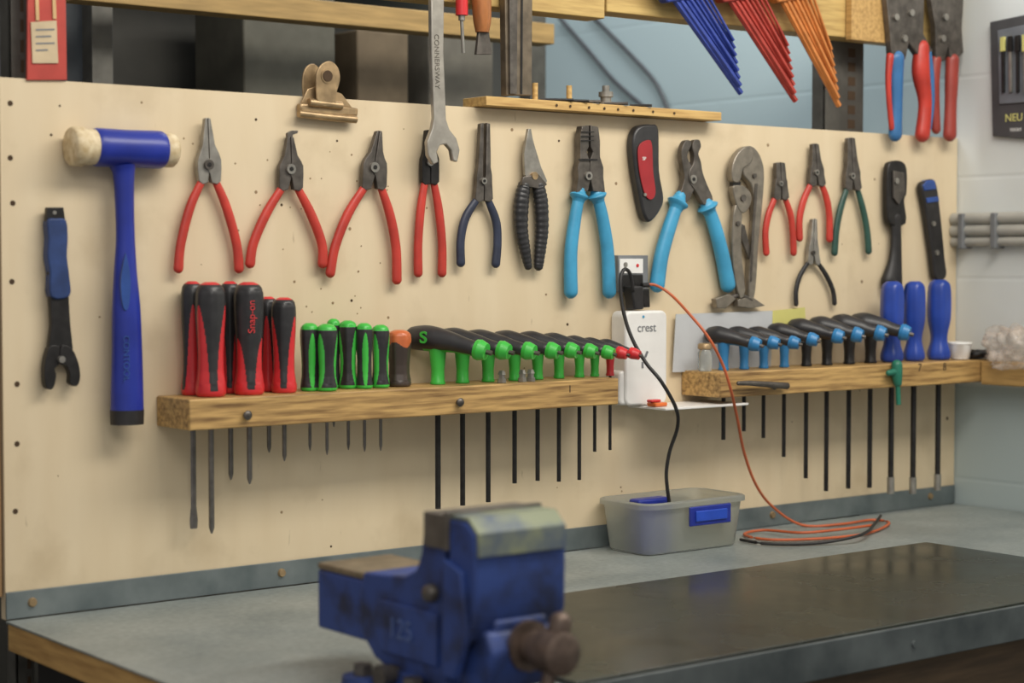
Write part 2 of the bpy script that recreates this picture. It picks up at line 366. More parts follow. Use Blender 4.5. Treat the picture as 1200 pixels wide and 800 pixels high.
# ---------------------------------------------------------------- pliers
def jaw(tip,piv,w,wt,h,rh,s,g=.5):
    tu,tv=tip;pu,pv=piv;L=pv-tv
    return [(tu+s*g,tv),(tu+s*wt,tv+1),(tu+(pu-tu)*.6+s*(wt+(w-wt)*.38),tv+.58*L),(pu+s*w*.80,pv-.24*L),(pu+s*w*.98,pv-.1*L),(pu+s*w,pv+.35*w),
            (h[0]+s*rh*.9,h[1]+1),(h[0]+s*rh*.2,h[1]+5),(h[0]-s*rh*.9,h[1]+3),(pu+s*.5,pv+w*.75),(pu-s*w*.25,pv+w*.3),(pu+s*g,pv-w*.6)]
def pliers(name,label,tip,piv,w,wt,HL,HR,r,metal,gm,y=-.012,g=.5,thk=.009,flat=.7,collar=None,extra=[],jl=None,jr=None,rl=None,cat='pliers',group='pliers hung on the tool board',pr=None,sm=0):
    ps=[extr('jaw',jl or jaw(tip,piv,w,wt,HL[0],r,-1,g),y,thk,metal,.0008,sm),
        extr('jaw',jr or jaw(tip,piv,w,wt,HR[0],r,1,g),y-.0015,thk,metal,.0008,sm),
        ycyl('pivot',piv[0],piv[1],pr or w*.42,y-thk*.5-.004,y,steel if metal is not steel else dsteel),
        ycyl('pivot_pin',piv[0],piv[1],(pr or w*.42)*.45,y-thk*.5-.0048,y,blackox)]
    for H in (HL,HR):
        n=len(H); rr=rl if rl else [r*.8]+[r]*(n-2)+[r*1.05]
        ps.append(grip('handle_grip',H,rr,y,gm,flat,sub=6))
    if collar:
        for H in (HL,HR):
            ps.append(grip('finger_guard',[(H[0][0]+(H[1][0]-H[0][0])*k,H[0][1]+(H[1][1]-H[0][1])*k) for k in (.12,.22,.36)],[r*.95,r*1.5,r*1.0],y,gm,flat,sub=3))
    ps+=extra
    thing(name,label,cat,ps,group)
pliers('circlip_pliers','red-handled circlip pliers with straight pale steel nose',(242,138),(244,193),14,3,[(237,211),(223,242),(212,285),(209,315)],[(252,211),(265,242),(277,285),(280,315)],5.8,steel,red)
pliers('circlip_pliers','red-handled circlip pliers with bent tip, spread wide',(339,160),(340,198),14,3.5,[(331,219),(312,250),(297,285),(293,309)],[(348,219),(364,250),(377,285),(378,309)],6,dsteel,red,
  extra=[extr('bent_tip',[(336,168),(336,156),(341,153),(348,153),(348,156),(342,158),(342,168)],-.012,.006,dsteel,.0005)])
pliers('circlip_pliers','red-handled circlip pliers with fine straight tips',(443,153),(438,196),14,3,[(428,218),(408,250),(393,288),(387,320)],[(446,218),(457,252),(464,290),(465,328)],6,dsteel,red)
pliers('circlip_pliers','narrow red-handled circlip pliers hanging behind the spanner',(501,152),(503,190),10,3,[(498,212),(493,245),(490,285),(490,320)],[(508,212),(514,245),(518,285),(518,320)],5.5,blackox,red,y=-.010)
pliers('needle_nose_pliers','dark navy needle nose pliers with long slim jaws',(567,144),(566,212),9,5.5,[(560,232),(546,254),(540,280),(540,308)],[(571,232),(581,258),(583,282),(581,309)],5.5,dsteel,navy,g=1.8)
sn=[extr('blade',[(618,151),(621,151),(627,185),(634,212),(628,222),(614,205),(613,180)],-.014,.006,steel,.0006),
 extr('blade',[(622,158),(625,170),(633,196),(640,212),(634,222),(622,215),(617,190)],-.010,.006,steel,.0006),
 ycyl('pivot',625,206,4.5,-.022,-.012,brass),
 extr('spring_catch',[(612,207),(630,204),(640,216),(634,222),(610,217)],-.018,.006,dsteel,.001)]
ribs=lambda t,a:1+(.035 if math.sin(t*110)>0 else -.03)
sn.append(grip('handle_grip',[(614,218),(611,238),(611,268),(615,292),(619,312)],[8,9.5,8.5,7,5],-.014,hblack,.8,sub=18,shape=ribs))
sn.append(grip('handle_grip',[(631,218),(634,238),(635,268),(633,292),(631,312)],[8,9,8.5,7.5,6],-.014,hblack,.8,sub=18,shape=ribs))
thing('garden_snips','compact cutting snips with ribbed black handles','snips',sn,'pliers hung on the tool board')
pliers('combination_pliers','large combination pliers with light blue insulated handles',None,(688,206),14,4,[(680,222),(674,255),(669,295),(669,342)],[(698,222),(706,255),(712,295),(714,342)],8.5,dsteel,sky,y=-.016,thk=.014,collar=1,pr=5,
 jl=[(679,148),(687,147),(687,172),(684,178),(687,186),(690,205),(686,224),(672,226),(675,208),(674,196),(677,186),(677,158)],jr=[(689,147),(698,149),(700,165),(700,184),(704,196),(704,208),(706,226),(692,224),(688,205),(689,186),(692,178),(689,172)],rl=[7,8,8.5,9],flat=.8,
 extra=[extr('cutter_groove',[(678,186),(700,186),(700,188),(678,188)],-.0252,.001,blackox,0)]+[extr('jaw_teeth',[(681,vv),(696,vv),(696,vv+1.2),(681,vv+1.2)],-.0246,.001,blackox,0) for vv in (154,159,164)])
kn=[extr('knife_body',[(738,165),(744,149),(760,146),(768,152),(769,200),(774,232),(769,248),(758,260),(751,252),(745,225),(740,195)],-.011,.018,hblack,.004,4),
 extr('red_insert',[(748,172),(760,164),(764,172),(765,200),(768,226),(762,234),(755,226),(749,200)],-.0215,.002,M('dark_red_plastic',(160,38,44),.4),.0006,4),
 text('SP',.008,W(755,186,-.0228),(1,0,0),(0,0,1),white),ycyl('screw',756,228,2,-.0235,-.0215,steel)]
thing('utility_knife','black and dark red folding utility knife','knife',kn)
pliers('cable_cutters','light blue insulated cable cutters with rounded jaws',None,(811,210),12,4,[(797,230),(785,264),(775,300),(770,334)],[(827,236),(837,264),(846,298),(853,334)],9.5,dsteel,sky,y=-.016,thk=.011,collar=1,pr=5,sm=3,
 jl=[(799,168),(804,164),(808,168),(805,176),(803,184),(807,193),(814,202),(815,212),(809,226),(803,236),(793,234),(797,220),(800,208),(798,196),(796,180)],
 jr=[(811,165),(817,164),(819,172),(816,180),(819,190),(821,202),(826,216),(833,234),(823,240),(813,224),(806,214),(805,202),(810,192),(811,182),(809,173)],rl=[7.5,9,9.5,10],flat=.8)
hid=M('bright_nickel',(172,166,156),.34,.5,.15,50)
lpm=M('aged_nickel',(138,130,118),.34,.55,.2,60)
lp=[extr('fixed_handle',[(868,176),(877,171),(885,177),(891,190),(893,208),(890,250),(886,290),(884,325),(881,349),(875,347),(877,300),(881,262),(881,232),(877,215),(869,206),(867,190)],-.011,.012,lpm,.002,2),
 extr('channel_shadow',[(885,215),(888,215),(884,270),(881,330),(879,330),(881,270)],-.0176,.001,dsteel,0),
 extr('upper_jaw',[(856,212),(855,198),(859,184),(867,174),(876,172),(880,182),(876,192),(868,198),(864,213)],-.016,.013,lpm,.0015,3),
 extr('lower_jaw',[(856,220),(862,217),(871,219),(878,229),(876,242),(868,250),(861,241)],-.015,.012,lpm,.0015,3),
 extr('jaw_teeth',[(857,213),(866,213),(866,218),(857,218)],-.015,.009,blackox,.0004),
 extr('release_lever',[(860,240),(868,247),(867,270),(868,305),(872,340),(866,350),(860,328),(857,300),(857,268)],-.016,.008,lpm,.0015,2),
 extr('toggle_link',[(868,262),(872,264),(880,300),(877,304),(868,280)],-.012,.005,dsteel,.0008),
 ycyl('pivot',869,232,4,-.024,-.012,dsteel),ycyl('pivot',863,262,3,-.023,-.012,dsteel),ycyl('pivot',883,206,3,-.020,-.012,dsteel),
 extr('clamp_pad',[(836,350),(852,344),(860,350),(848,361),(838,361)],-.014,.012,lpm,.001),extr('clamp_pad',[(862,351),(878,347),(894,358),(878,361),(862,359)],-.012,.012,lpm,.001),
 grip('adjusting_screw',[(846,352),(866,346),(880,352)],[3,3,3],-.014,dsteel,1,seg=10)]
thing('locking_pliers','worn nickel locking pliers with hooked jaw and clamp pads','pliers',lp,'pliers hung on the tool board')
pliers('side_cutters','small red-handled cutters with stubby dark jaws',(913,190),(914,215),7,5,[(909,230),(901,250),(897,272),(898,296)],[(919,230),(926,250),(929,272),(930,296)],4.4,dsteel,red,g=.5)
pliers('long_nose_pliers','red-handled long nose pliers with spread handles',(954,168),(956,202),8,3.5,[(951,214),(942,234),(937,256),(937,279)],[(962,214),(969,234),(972,256),(972,280)],4.6,dsteel,red)
pliers('long_nose_pliers','dark green long nose pliers with slim jaws',(996,161),(998,206),8.5,4,[(993,219),(985,244),(980,270),(978,296)],[(1004,219),(1011,244),(1016,270),(1018,294)],4.5,dsteel,dgreen)
pliers('mini_nippers','small chrome nippers with short dark grips',(953,256),(952,296),6,2.5,[(948,306),(938,322),(933,340),(933,356)],[(957,306),(968,322),(976,340),(978,355)],3.2,steel,black,y=-.010)
aw=[extr('wrench_head',[(1038,196),(1044,189),(1054,189),(1060,198),(1060,225),(1057,235),(1059,262),(1040,262),(1037,235)],-.014,.012,blackox,.002,3),
 extr('movable_jaw',[(1046,200),(1058,202),(1060,225),(1052,240),(1046,232)],-.021,.006,dsteel,.001),
 grip('wrench_handle',[(1049,255),(1050,280),(1049,305),(1045,330)],[8.5,8,10,16],-.014,black,.6),
 ycyl('pivot',1050,212,3.5,-.027,-.02,steel)]
thing('ratcheting_wrench','black ratcheting wrench with a long jaw','wrench',aw)
aw=[extr('tool_body',[(1077,218),(1083,212),(1093,212),(1098,240),(1104,300),(1106,324),(1094,327),(1090,300),(1082,245)],-.012,.014,black,.003,3),
 extr('blue_trim',[(1078,217),(1084,211),(1092,211),(1094,222),(1080,224)],-.013,.016,rblue,.002),
 extr('blue_trim',[(1082,232),(1096,230),(1097,236),(1083,238)],-.013,.016,rblue,.001),
 ycyl('rivet',1094,262,3,-.022,-.018,steel),ycyl('rivet',1098,296,3,-.022,-.018,steel)]
thing('pad_saw','slim black and blue handled tool with steel rivets','hand tool',aw)
# ---------------------------------------------------------------- tools above the board
sp=[extr('spanner',[(503,-45),(519,-45),(518,60),(521,140),(525,152),(533,162),(537,176),(534,190),(529,188),(527,176),(521,169),(514,170),(510,178),(512,190),(506,193),(500,182),(499,166),(505,150),(507,138),(504,60)],-.034,.009,hid,.0015),
 text('CONNERSWAY',.0115,W(512,72,-.0388),(.02,0,-1),(1,0,.02),M('engraved_steel',(100,94,86),.5,.3),off=0),
 ycyl('ring_end',511,-52,17,-.042,-.026,steel,24)]
thing('combination_spanner','long polished steel spanner with engraved shank','spanner',sp)
sp=[rod('driver_handle',W(541,-45,-.02),W(541,18,-.02),.0095,redp,caps='flat',seg=8),rod('ferrule',W(541,18,-.02),W(541,24,-.02),.005,steel),rod('blade',W(541,24,-.02),W(543,62,-.02),.0026,steel)]
thing('tester_screwdriver','small screwdriver with red translucent handle','screwdriver',sp)
sp=[grip('chisel_handle',[(564,-50),(564,-10),(565,22),(565,38)],[12,12,11,8],-.02,handlewood,1,caps='flat'),extr('blade',[(560,38),(572,38),(575,64),(557,64)],-.02,.006,dsteel,.0005)]
thing('wood_chisel','short chisel with varnished wooden handle','chisel',sp)
sp=[extr('square_body',[(588,-40),(621,-40),(620,112),(590,112)],-.012,.014,M('patinated_steel',(116,104,88),.42,.5,.25,50),.001),extr('ruler_blade',[(596,-40),(606,-40),(605,110),(597,110)],-.021,.004,dsteel,.0004),
 extr('groove',[(611,-40),(613,-40),(612,110),(610,110)],-.0198,.001,blackox,0)]
thing('steel_square','heavy worn steel square with a central groove','square',sp)
zt=1.5962
xs0=W(556,120).x; xs1=W(831,130).x
ps=[box('timber_strip',xs0,xs1,-.03,.03,zt,zt+.014,wood,.001)]
for u in (627,667): 
    q=W(u,110,-.005); ps.append(rod('dowel',(q.x,-.005,zt+.014),(q.x,-.005,zt+.042),.0045,wood))
for k,u in enumerate((652,668,690,708,724,742,765,790)):
    q=PZ(u,-.03,zt+.007); ps.append(rod('peg_hole',(q.x,-.0305,q.z),(q.x,-.0312,q.z),.0022,hole,up=(0,0,1)))
thing('peg_strip','thin pine strip with wooden dowels on the board edge','wooden strip',ps)
for k,(a,b) in enumerate((((632,121),(672,126)),((676,122),(704,128)),((655,118),(690,124)),((708,120),(736,126)),((738,121),(764,126)))):
    r=.0022+.0004*(k%2)
    solo(rod('drill_bit',PZ(a[0],-.006-.005*(k%3),zt+.0145+r),PZ(b[0],-.034,zt+.0145+r),r,dsteel if k%2 else blackox),'thin dark steel drill bit lying on the pine strip','drill bit','drill bits on the pine strip')
q=PZ(710,.012,zt+.014)
solo(sweep('threaded_fitting',[Vector((q.x,.012,zt+.0142+k)) for k in (0,.008,.008,.016,.016,.024,.024,.034)],[.012,.012,.009,.009,.012,.012,.006,.006],steel,sub=1,caps='flat',seg=12),'small chrome threaded fitting standing on the strip','fitting')
ps=[extr('clip_jaw',[(349,121),(384,122),(418,127),(417,137),(384,136),(350,132)],-.007,.012,brass,.003),
 grip('rolled_edge',[(350,133),(384,137),(417,140)],[4.5,4.5,4.5],-.013,brass,1,caps='flat',sub=2),
 extr('clip_plate',[(360,104),(374,100),(400,110),(412,126),(352,121)],-.008,.004,brass,.001),
 extr('thumb_lever',[(373,122),(370,98),(371,84),(378,74),(388,72),(396,80),(398,94),(393,112),(392,124)],-.018,.003,brass,.001,3),
 extr('thumb_lever',[(357,118),(354,92),(359,78),(368,75),(376,84),(378,98),(374,118)],.004,.003,brass,.001,3),
 ycyl('lever_hole',384,89,6.5,-.0215,-.0195,hole,18),ycyl('lever_rim',384,89,9,-.0205,-.019,brass,18),rod('spring',W(362,120,-.014),W(400,124,-.014),.006,brass)]
thing('bulldog_clip','wide brass bulldog clip clamped on the board edge','clip',ps)
# ---------------------------------------------------------------- beams and uprights
def beam(u0,u1,uref,vt,vb,y0,y1,mat,label,name='timber_beam'):
    zb=W(uref,vb,y0).z; ztp=W(uref,vt,y0).z
    return solo(box(name,W(u0,vb,y0).x,W(u1,vb,y0).x,y0,y1,zb,ztp,mat,.002),label,'beam')
beam(430,709,700,-70,21,.0,.045,ywood,'yellow pine beam running above the tool board')
beam(711,1128,1035,-62,49,.004,.05,ywood,'long pine beam running above the tool board')
beam(998,1042,1030,-20,50,-.012,.003,woody,'short pine packing block nailed to the beam','packing_block')
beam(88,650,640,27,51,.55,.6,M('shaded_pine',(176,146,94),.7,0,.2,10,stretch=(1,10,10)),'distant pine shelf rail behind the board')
def slotted(u0,u1,y,z0,z1,label):
    x0=W(u0,80,y).x;x1=W(u1,80,y).x
    ps=[box('upright_face',x0,x1,y,y+.003,z0,z1,postm,.0005),box('upright_flange',x0,x0+.003,y,y+.03,z0,z1,postm,.0005)]
    sl=[]
    z=z0+.02
    while z<z1-.03:
        sl.append(box('s',x0+(x1-x0)*.6,x0+(x1-x0)*.78,y-.0006,y,z,z+.016,hole,0)); z+=.026
    ps.append(join('slots',sl))
    thing('slotted_upright',label,'upright',ps,'slotted steel uprights')
slotted(966,1012,.052,0,1.9,'grey slotted steel upright standing behind the board')
slotted(11,33,.03,0,1.8,'dark slotted steel upright near the red packet')
ps=[box('shelf_back',-.6,1.45,1.1,1.12,.4,2.3,dgrey,0)]
for z in (1.25,1.62,1.98): ps.append(box('shelf',-.6,1.45,.72,1.1,z,z+.03,dgrey,.002))
for x in (-.6,.45,1.41): ps.append(box('post',x,x+.04,.7,.74,.0,2.3,postm,.002))
thing('shelving_unit','dim olive grey shelving unit behind the board','shelving',ps,base=Vector((.4,.9,0)))
for i,(x,w,h,c,l) in enumerate([(.78,.2,.22,(92,90,80),'dusty olive storage box'),(1.03,.12,.16,(108,94,74),'brown cardboard box'),(.2,.3,.2,(80,84,88),'grey plastic crate'),(1.2,.16,.2,(108,104,94),'pale dusty carton')]):
    b=box('storage_box',x,x+w,.76,.95,1.6505,1.65+h,M('box_colour%d'%i,c,.8),.004); solo(b,l+' on the dim shelf','box','boxes on the shelf')
for i,(pts) in enumerate([[(655,20),(690,60),(720,95),(760,130)],[(690,15),(735,60),(770,100),(790,150)]]):
    P=[XW(a,b,XR-.02) for a,b in pts]
    solo(sweep('hanging_cable',P,[.005]*4,M('grey_cable%d'%i,(84,88,92),.5),up=(1,0,0)),'dark grey cable drooping across the painted wall','cable','cables on the wall')
# ---------------------------------------------------------------- hex key sets
def keyset(name,mat,s0,ds,e0,de,n,label):
    ps=[]
    yb=-.022
    for i in range(n):
        a=(s0[0]+ds*i,s0[1]-12); b=(e0[0]+de[0]*i,e0[1]+de[1]*i)
        r=.0054-.0004*i
        A=W(a[0],a[1],yb-.002*(i%2)); B=W(b[0],b[1],yb-.006*(i%2)); dirn=(B-A).normalized()
        hook=A-dirn*.012
        ps.append(sweep('hex_key',[hook+Vector((0,-.014,.006)),hook,A,B],[r]*4,mat,sub=1,seg=6,caps='flat'))
    u0=s0[0]-8;u1=s0[0]+ds*n+2;v=s0[1]
    ps.append(extr('key_holder',[(u0,v-6),(u1,v-14),(u1+10,v+8),(u0+14,v+18)],yb,.020,mat,.003))
    thing(name,label,'hex keys',ps,'hanging hex key sets')
kb=M('blue_key_coat',(56,74,156),.4,.3,.15,40);kr=M('red_key_coat',(176,66,56),.4,.3,.15,40);ko=M('orange_key_coat',(208,130,68),.4,.3,.15,40)
keyset('hex_key_set',kb,(772,-14),6.6,(868,109),(-1.2,-8.8),8,'set of blue long-arm hex keys in a holder')
keyset('hex_key_set',kr,(838,-14),6.6,(932,118),(-1.2,-9.2),8,'set of red long-arm hex keys in a holder')
keyset('hex_key_set',ko,(902,-14),6.2,(983,124),(-1.2,-9.4),8,'set of orange long-arm hex keys in a holder')
# ---------------------------------------------------------------- crimpers
y=-.02
def crimper(label,head,h1,h2,m1,m2,piv,ex=[]):
    ps=[extr('crimper_head',head,y,.014,dsteel,.002),grip('handle_grip',h1[0],h1[1],y,m1,.8,sub=5),grip('handle_grip',h2[0],h2[1],y-.001,m2,.8,sub=5)]
    for p in piv: ps.append(ycyl('rivet',p[0],p[1],4,y-.012,y-.006,steel))
    thing('crimping_pliers',label,'pliers',ps+ex,'crimping pliers on the beam')
crimper('crimping pliers with blue and red moulded handles',[(1042,-50),(1072,-50),(1080,0),(1079,40),(1090,60),(1078,72),(1062,50),(1058,70),(1042,72),(1040,40),(1036,0)],
 ([(1050,68),(1050,95),(1050,125),(1049,158)],[11,9.5,8.5,9]),([(1080,55),(1079,85),(1084,120),(1081,158)],[10,12,9,10]),M('crimper_blue',(56,110,162),.4),red,[(1050,20),(1068,15),(1060,45)],
 [grip('red_grip_stripe',[(1043,66),(1041,90),(1042,120),(1045,150)],[5,4,3.5,3.5],y-.002,red,.9),grip('blue_grip_stripe',[(1088,62),(1091,88),(1092,120),(1089,150)],[4,4,3.5,3],y-.002,M('crimper_blue2',(56,110,162),.4),.9)])
crimper('crimping pliers with dark red moulded handles',[(1090,-50),(1120,-50),(1126,0),(1124,35),(1126,62),(1112,76),(1108,55),(1104,72),(1094,70),(1093,30),(1088,0)],
 ([(1097,70),(1095,95),(1096,125),(1097,152)],[7,7,6,6]),([(1116,70),(1115,95),(1114,125),(1113,158)],[9,9,8,9]),M('dull_red_b',(146,56,46),.4),M('dull_red',(156,62,52),.45),[(1108,20),(1105,45)])
ps=[extr('red_card',[(32,-40),(76,-40),(78,94),(31,94)],-.002,.004,M('red_packet',(184,72,62),.35),.001),
 extr('paper_label',[(36,26),(66,24),(68,74),(38,74)],-.0052,.0015,M('aged_label',(200,180,146),.6),0),
 extr('packed_blade',[(40,-40),(44,-40),(46,24),(42,24)],-.0052,.0015,M('tan_insert',(206,170,120),.5),0),
 extr('packed_blade',[(60,-40),(64,-40),(66,22),(62,22)],-.0052,.0015,M('tan_insert2',(206,170,120),.5),0)]
for i,(w_,vv) in enumerate(((22,34),(18,42),(22,50),(14,58))):
    ps.append(extr('print_line',[(42,vv),(42+w_,vv-.5),(42+w_,vv+1.5),(42,vv+2)],-.0062,.0004,grey,0))
thing('blister_packet','red carded packet with a cream printed label','packet',ps)
# ---------------------------------------------------------------- screwdrivers
def driver(name,u,yy,vt,w,cap,body,mode,rot,vend,br,label,group,flat_tip=False,txt=None):
    b=PZ(u,yy,RZ); top=W(u,vt,yy).z; s=S(b); R=w*s/2; H=top-RZ
    prof=[(0,.90),(.02,.99),(.06,1.0),(.12,.94),(.22,.84),(.38,.83),(.55,.90),(.7,.97),(.82,.99),(.90,.96),(.95,.86),(.98,.66),(1,.35)]
    N=[]; NR=84
    for t in range(NR+1):
        tt=t/NR
        for k in range(len(prof)-1):
            if prof[k][0]<=tt<=prof[k+1][0]:
                f=(tt-prof[k][0])/(prof[k+1][0]-prof[k][0])
                N.append((tt,prof[k][1]*(1-f)+prof[k+1][1]*f)); break
    P=[Vector((b.x,b.y,RZ+.0008+H*t)) for t,_ in N]; RR=[R*q for _,q in N]
    ph=2*math.pi/3
    def mf(t,a):
        a=(a+rot)%ph-ph/2
        if mode==2: return 1 if t>.74+.05*math.cos(3*a) else 0
        if t>.972 or t<.045: return 1
        if mode==0:      # flared teardrop, broad at the base, pointed above
            top_=.50 if txt else .80
            k=max(0,min(1,(top_-t)/(top_-.06))); wd=.80*k**.6 if k>0 else 0
        else:
            wd=.46*math.sin(math.pi*min(1,max(0,(t-.02)/.84)))**.6 if t<.86 else 0
            if t>.90: return 1
        return 1 if abs(a)<wd else 0
    ps=[sweep('handle',P,RR,[body,cap],up=(0,1,0),sub=1,caps='flat',seg=96,matfn=mf,shape=lambda t,a:1+(.03*math.cos(6*(a+rot)) if .1<t<.93 else 0))]
    ze=W(u,vend,yy).z
    r2=br*s
    if flat_tip:
        ps.append(sweep('blade',[Vector((b.x,b.y,z)) for z in (RZ,ze+.03,ze+.012,ze)],[r2,r2,r2*1.5,r2*1.3],bsteel,sub=1,caps='flat',flat=.55,seg=10))
    else:
        ps.append(sweep('blade',[Vector((b.x,b.y,z)) for z in (RZ,ze+.008,ze)],[r2,r2,r2*.3],bsteel,sub=1,caps='flat',seg=10))
    if txt:
        d=Vector((C.x-b.x,C.y-b.y,0)).normalized(); d=(d+Vector((-.2*d.y,.2*d.x,0))).normalized(); xs=Vector((-d.y,d.x,0))
        ps.append(text(txt,R*.66,Vector((b.x,b.y,RZ+H*.70))+d*(R*1.0),(0,0,1),-xs,M('red_print',(214,60,62),.5),ext=.0008,off=0))
    thing(name,label,'screwdriver',ps,group,base=Vector((b.x,b.y,RZ)))
g1='red and black screwdrivers on the rail'
L1='large screwdriver with red and black cushioned handle'
driver('screwdriver',226,-.022,330,27,redp,hblack,0,2.2,619,3.6,L1+', wide flat blade',g1,True)
driver('screwdriver',247,-.060,331,36,redp,hblack,0,1.30,625,3.4,L1+', thick shaft',g1)
driver('screwdriver',270,-.022,330,25,redp,hblack,0,1.0,562,3,L1+', half hidden',g1)
driver('screwdriver',292,-.060,331,36,redp,hblack,0,1.2,567,3.2,L1+', small lettering',g1,txt='Snap-on')
driver('screwdriver',315,-.022,348,23,redp,hblack,0,1.9,530,2.6,'medium screwdriver with black and red handle behind another',g1)
driver('screwdriver',333,-.058,349,30,redp,hblack,0,1.0,540,2.6,'medium screwdriver with black and red cushioned handle',g1)
g2='green and black screwdrivers on the rail'
for u,yy,vt,w,rot,ve,l in ((363,-.05,379,22,.3,528,'small screwdriver with green cap and black grip'),(383,-.066,380,25,1.4,533,'small screwdriver with green front panel'),(391,-.024,374,17,2.0,500,'small green and black screwdriver behind the others'),(408,-.04,376,22,.9,527,'small screwdriver with green band and black grip'),(427,-.055,379,20,.1,529,'slim screwdriver with black grip and green cap'),(446,-.055,381,21,1.4,528,'small screwdriver with green tapering panel')):
    driver('screwdriver',u,yy,vt,w,green,hblack,1,rot,ve,1.9,l,g2)
driver('stubby_screwdriver',468,-.05,387,28,M('translucent_orange',(206,110,64),.3),M('smoky_brown',(66,56,50),.35),2,1.6,476,2,'stubby screwdriver with orange top and smoky body',g1)
g3='blue-handled screwdrivers on the rail'
dbm=M('driver_blue',(40,70,160),.32)
for u,w,vt in ((1045,27,330),(1071,25,330),(1100,27,328)):
    b=PZ(u,-.05,RZ); s=S(b); H=W(u,vt,-.05).z-RZ; R=w*s/2; ze=W(u,{1045:578,1071:578,1100:574}[u],-.05).z
    pr=[(0,.8),(.03,.95),(.1,.95),(.22,.72),(.32,.72),(.5,.95),(.7,1),(.88,.95),(.96,.8),(1,.45)]
    q=catm([(a,c) for a,c in pr],4)
    ps=[sweep('handle',[Vector((b.x,b.y,RZ+.0008+H*a)) for a,c in q],[R*c for a,c in q],dbm,sub=1,caps='flat',seg=30,shape=lambda t,a:1+.05*math.cos(6*a)),
        rod('shaft',(b.x,b.y,RZ),(b.x,b.y,ze+.03),.0052,blackox),rod('socket_tip',(b.x,b.y,ze+.03),(b.x,b.y,ze),.0068,steel)]
    thing('nut_driver','royal blue fluted nut driver standing in the rail','screwdriver',ps,g3,base=Vector((b.x,b.y,RZ)))
# ---------------------------------------------------------------- T handles
def tkey(u,tipu,vbar,s,acc,tipm,vend,yy,label,group,logo=False,first=False):
    b=PZ(u,yy,RZ); zb=W(u,vbar,yy).z
    ph=math.radians(60); d=Vector((math.cos(ph),-math.sin(ph),0))
    Lf=.03
    for i in range(60):
        if proj(Vector((b.x,b.y,zb))+d*Lf)[0]>=tipu: break
        Lf+=.002
    Lb=Lf*(.46 if first else .36); R=.0188*s
    c=Vector((b.x,b.y,zb))
    H=zb-RZ
    ps=[sweep('stem',[Vector((b.x,b.y,z)) for z in (RZ+.0006,RZ+.003,RZ+.005,RZ+H*.35,RZ+H*.6,zb)],[.0110*s,.0116*s,.0100*s,.0098*s,.0115*s,.014*s],acc,sub=1,caps='flat',seg=20)]
    P=[c-d*Lb+Vector((0,0,.006*s)),c-d*Lb*.5+Vector((0,0,.006*s)),c+Vector((0,0,.004*s)),c+d*Lf*.3,c+d*Lf*.5-Vector((0,0,.004*s)),c+d*Lf*.72-Vector((0,0,.008*s))]
    def mf(t,a):   # coloured core shows along the underside
        return 1 if (math.sin(a)<-.80 and .25<t<.9) else 0
    ps.append(sweep('cross_handle',P,[R*.98,R*1.08,R*1.02,R*.84,R*.72,R*.64],[hblack,acc],up=(0,0,1),sub=5,flat=.95,seg=28,matfn=mf))
    e=P[-1]; dd=(P[-1]-P[-2]).normalized()
    ps.append(rod('end_ring',e+dd*.004,e+dd*.010,R*.78,tipm,seg=18,up=(0,0,1),r2=R*.84))
    ps.append(rod('end_collar',e+dd*.010,e+dd*.021,R*.84,tipm,seg=18,up=(0,0,1),r2=R*.66))
    ps.append(rod('short_tip',e+dd*.020,e+dd*(.020+Lf*.12),.004*s,dsteel,seg=6,up=(0,0,1)))
    ze=W(u,vend,yy).z
    ps.append(rod('long_blade',(b.x,b.y,RZ),(b.x,b.y,ze),.0046*s,blackox,seg=6))
    if logo:
        nrm=Vector((d.y,-d.x,0)); 
        if nrm.dot(C-c)<0: nrm=-nrm
        ps.append(text('S',.024*s,c-d*.014+nrm*(R*1.07)+Vector((0,0,.007)),d,(0,0,1),acc,name='logo',ext=.0012,sx=1.1,off=.02))
    thing('t_handle_hex_key',label,'hex key',ps,group,base=Vector((b.x,b.y,RZ)))
g4='green T-handle hex keys on the rail'
for i,(u,tu,vb,s,ve) in enumerate(((513,570,401,1,596),(542,597,402,.92,592),(572,627,403,.88,588),(603,653,403,.84,566),(630,674,403,.8,563),(655,694,404,.76,564),(679,714,406,.70,562),(697,729,407,.64,529),(715,743,408,.60,527))):
    tkey(u,tu,vb,s,green if i<8 else redp,green if i<7 else redp,ve,-.045,'black T-handle hex key with green stem' if i<8 else 'small black T-handle hex key with red stem',g4,logo=i<1,first=i==0)
g5='blue T-handle hex keys on the rail'
for i,(u,tu,vb,s,ve) in enumerate(((848,887,396,.80,515),(872,908,395,.74,505),(895,932,395,.74,513),(919,953,391,.76,535),(945,985,387,.84,560),(969,1008,385,.88,575),(995,1034,383,.92,572),(1020,1064,382,.97,571))):
    tkey(u,tu,vb,s,blackox if i>3 else cyan,cyan,ve,-.045,'black T-handle hex key with blue end ring',g5)
y=-.106
tg=M('teal_green',(40,118,96),.4)
ps=[grip('cross_handle',[(1051,427),(1051,438),(1052,449)],[6.5,6.5,5],y,tg,1),grip('short_arm',[(1041,437),(1046,436),(1051,435)],[3.5,4,5],y,tg,1),rod('blade',W(1052,449,y),W(1053,474,y),.0045,tg)]
thing('small_hex_key','small teal green T-handle hex key at the rail front','hex key',ps)
solo(sweep('punch',[W(865,449,-.107),W(880,449,-.107),W(922,452,-.107)],[.0035,.0045,.006],dsteel,up=(0,0,1),sub=2,seg=10),'dark steel punch lying against the rail front','punch')
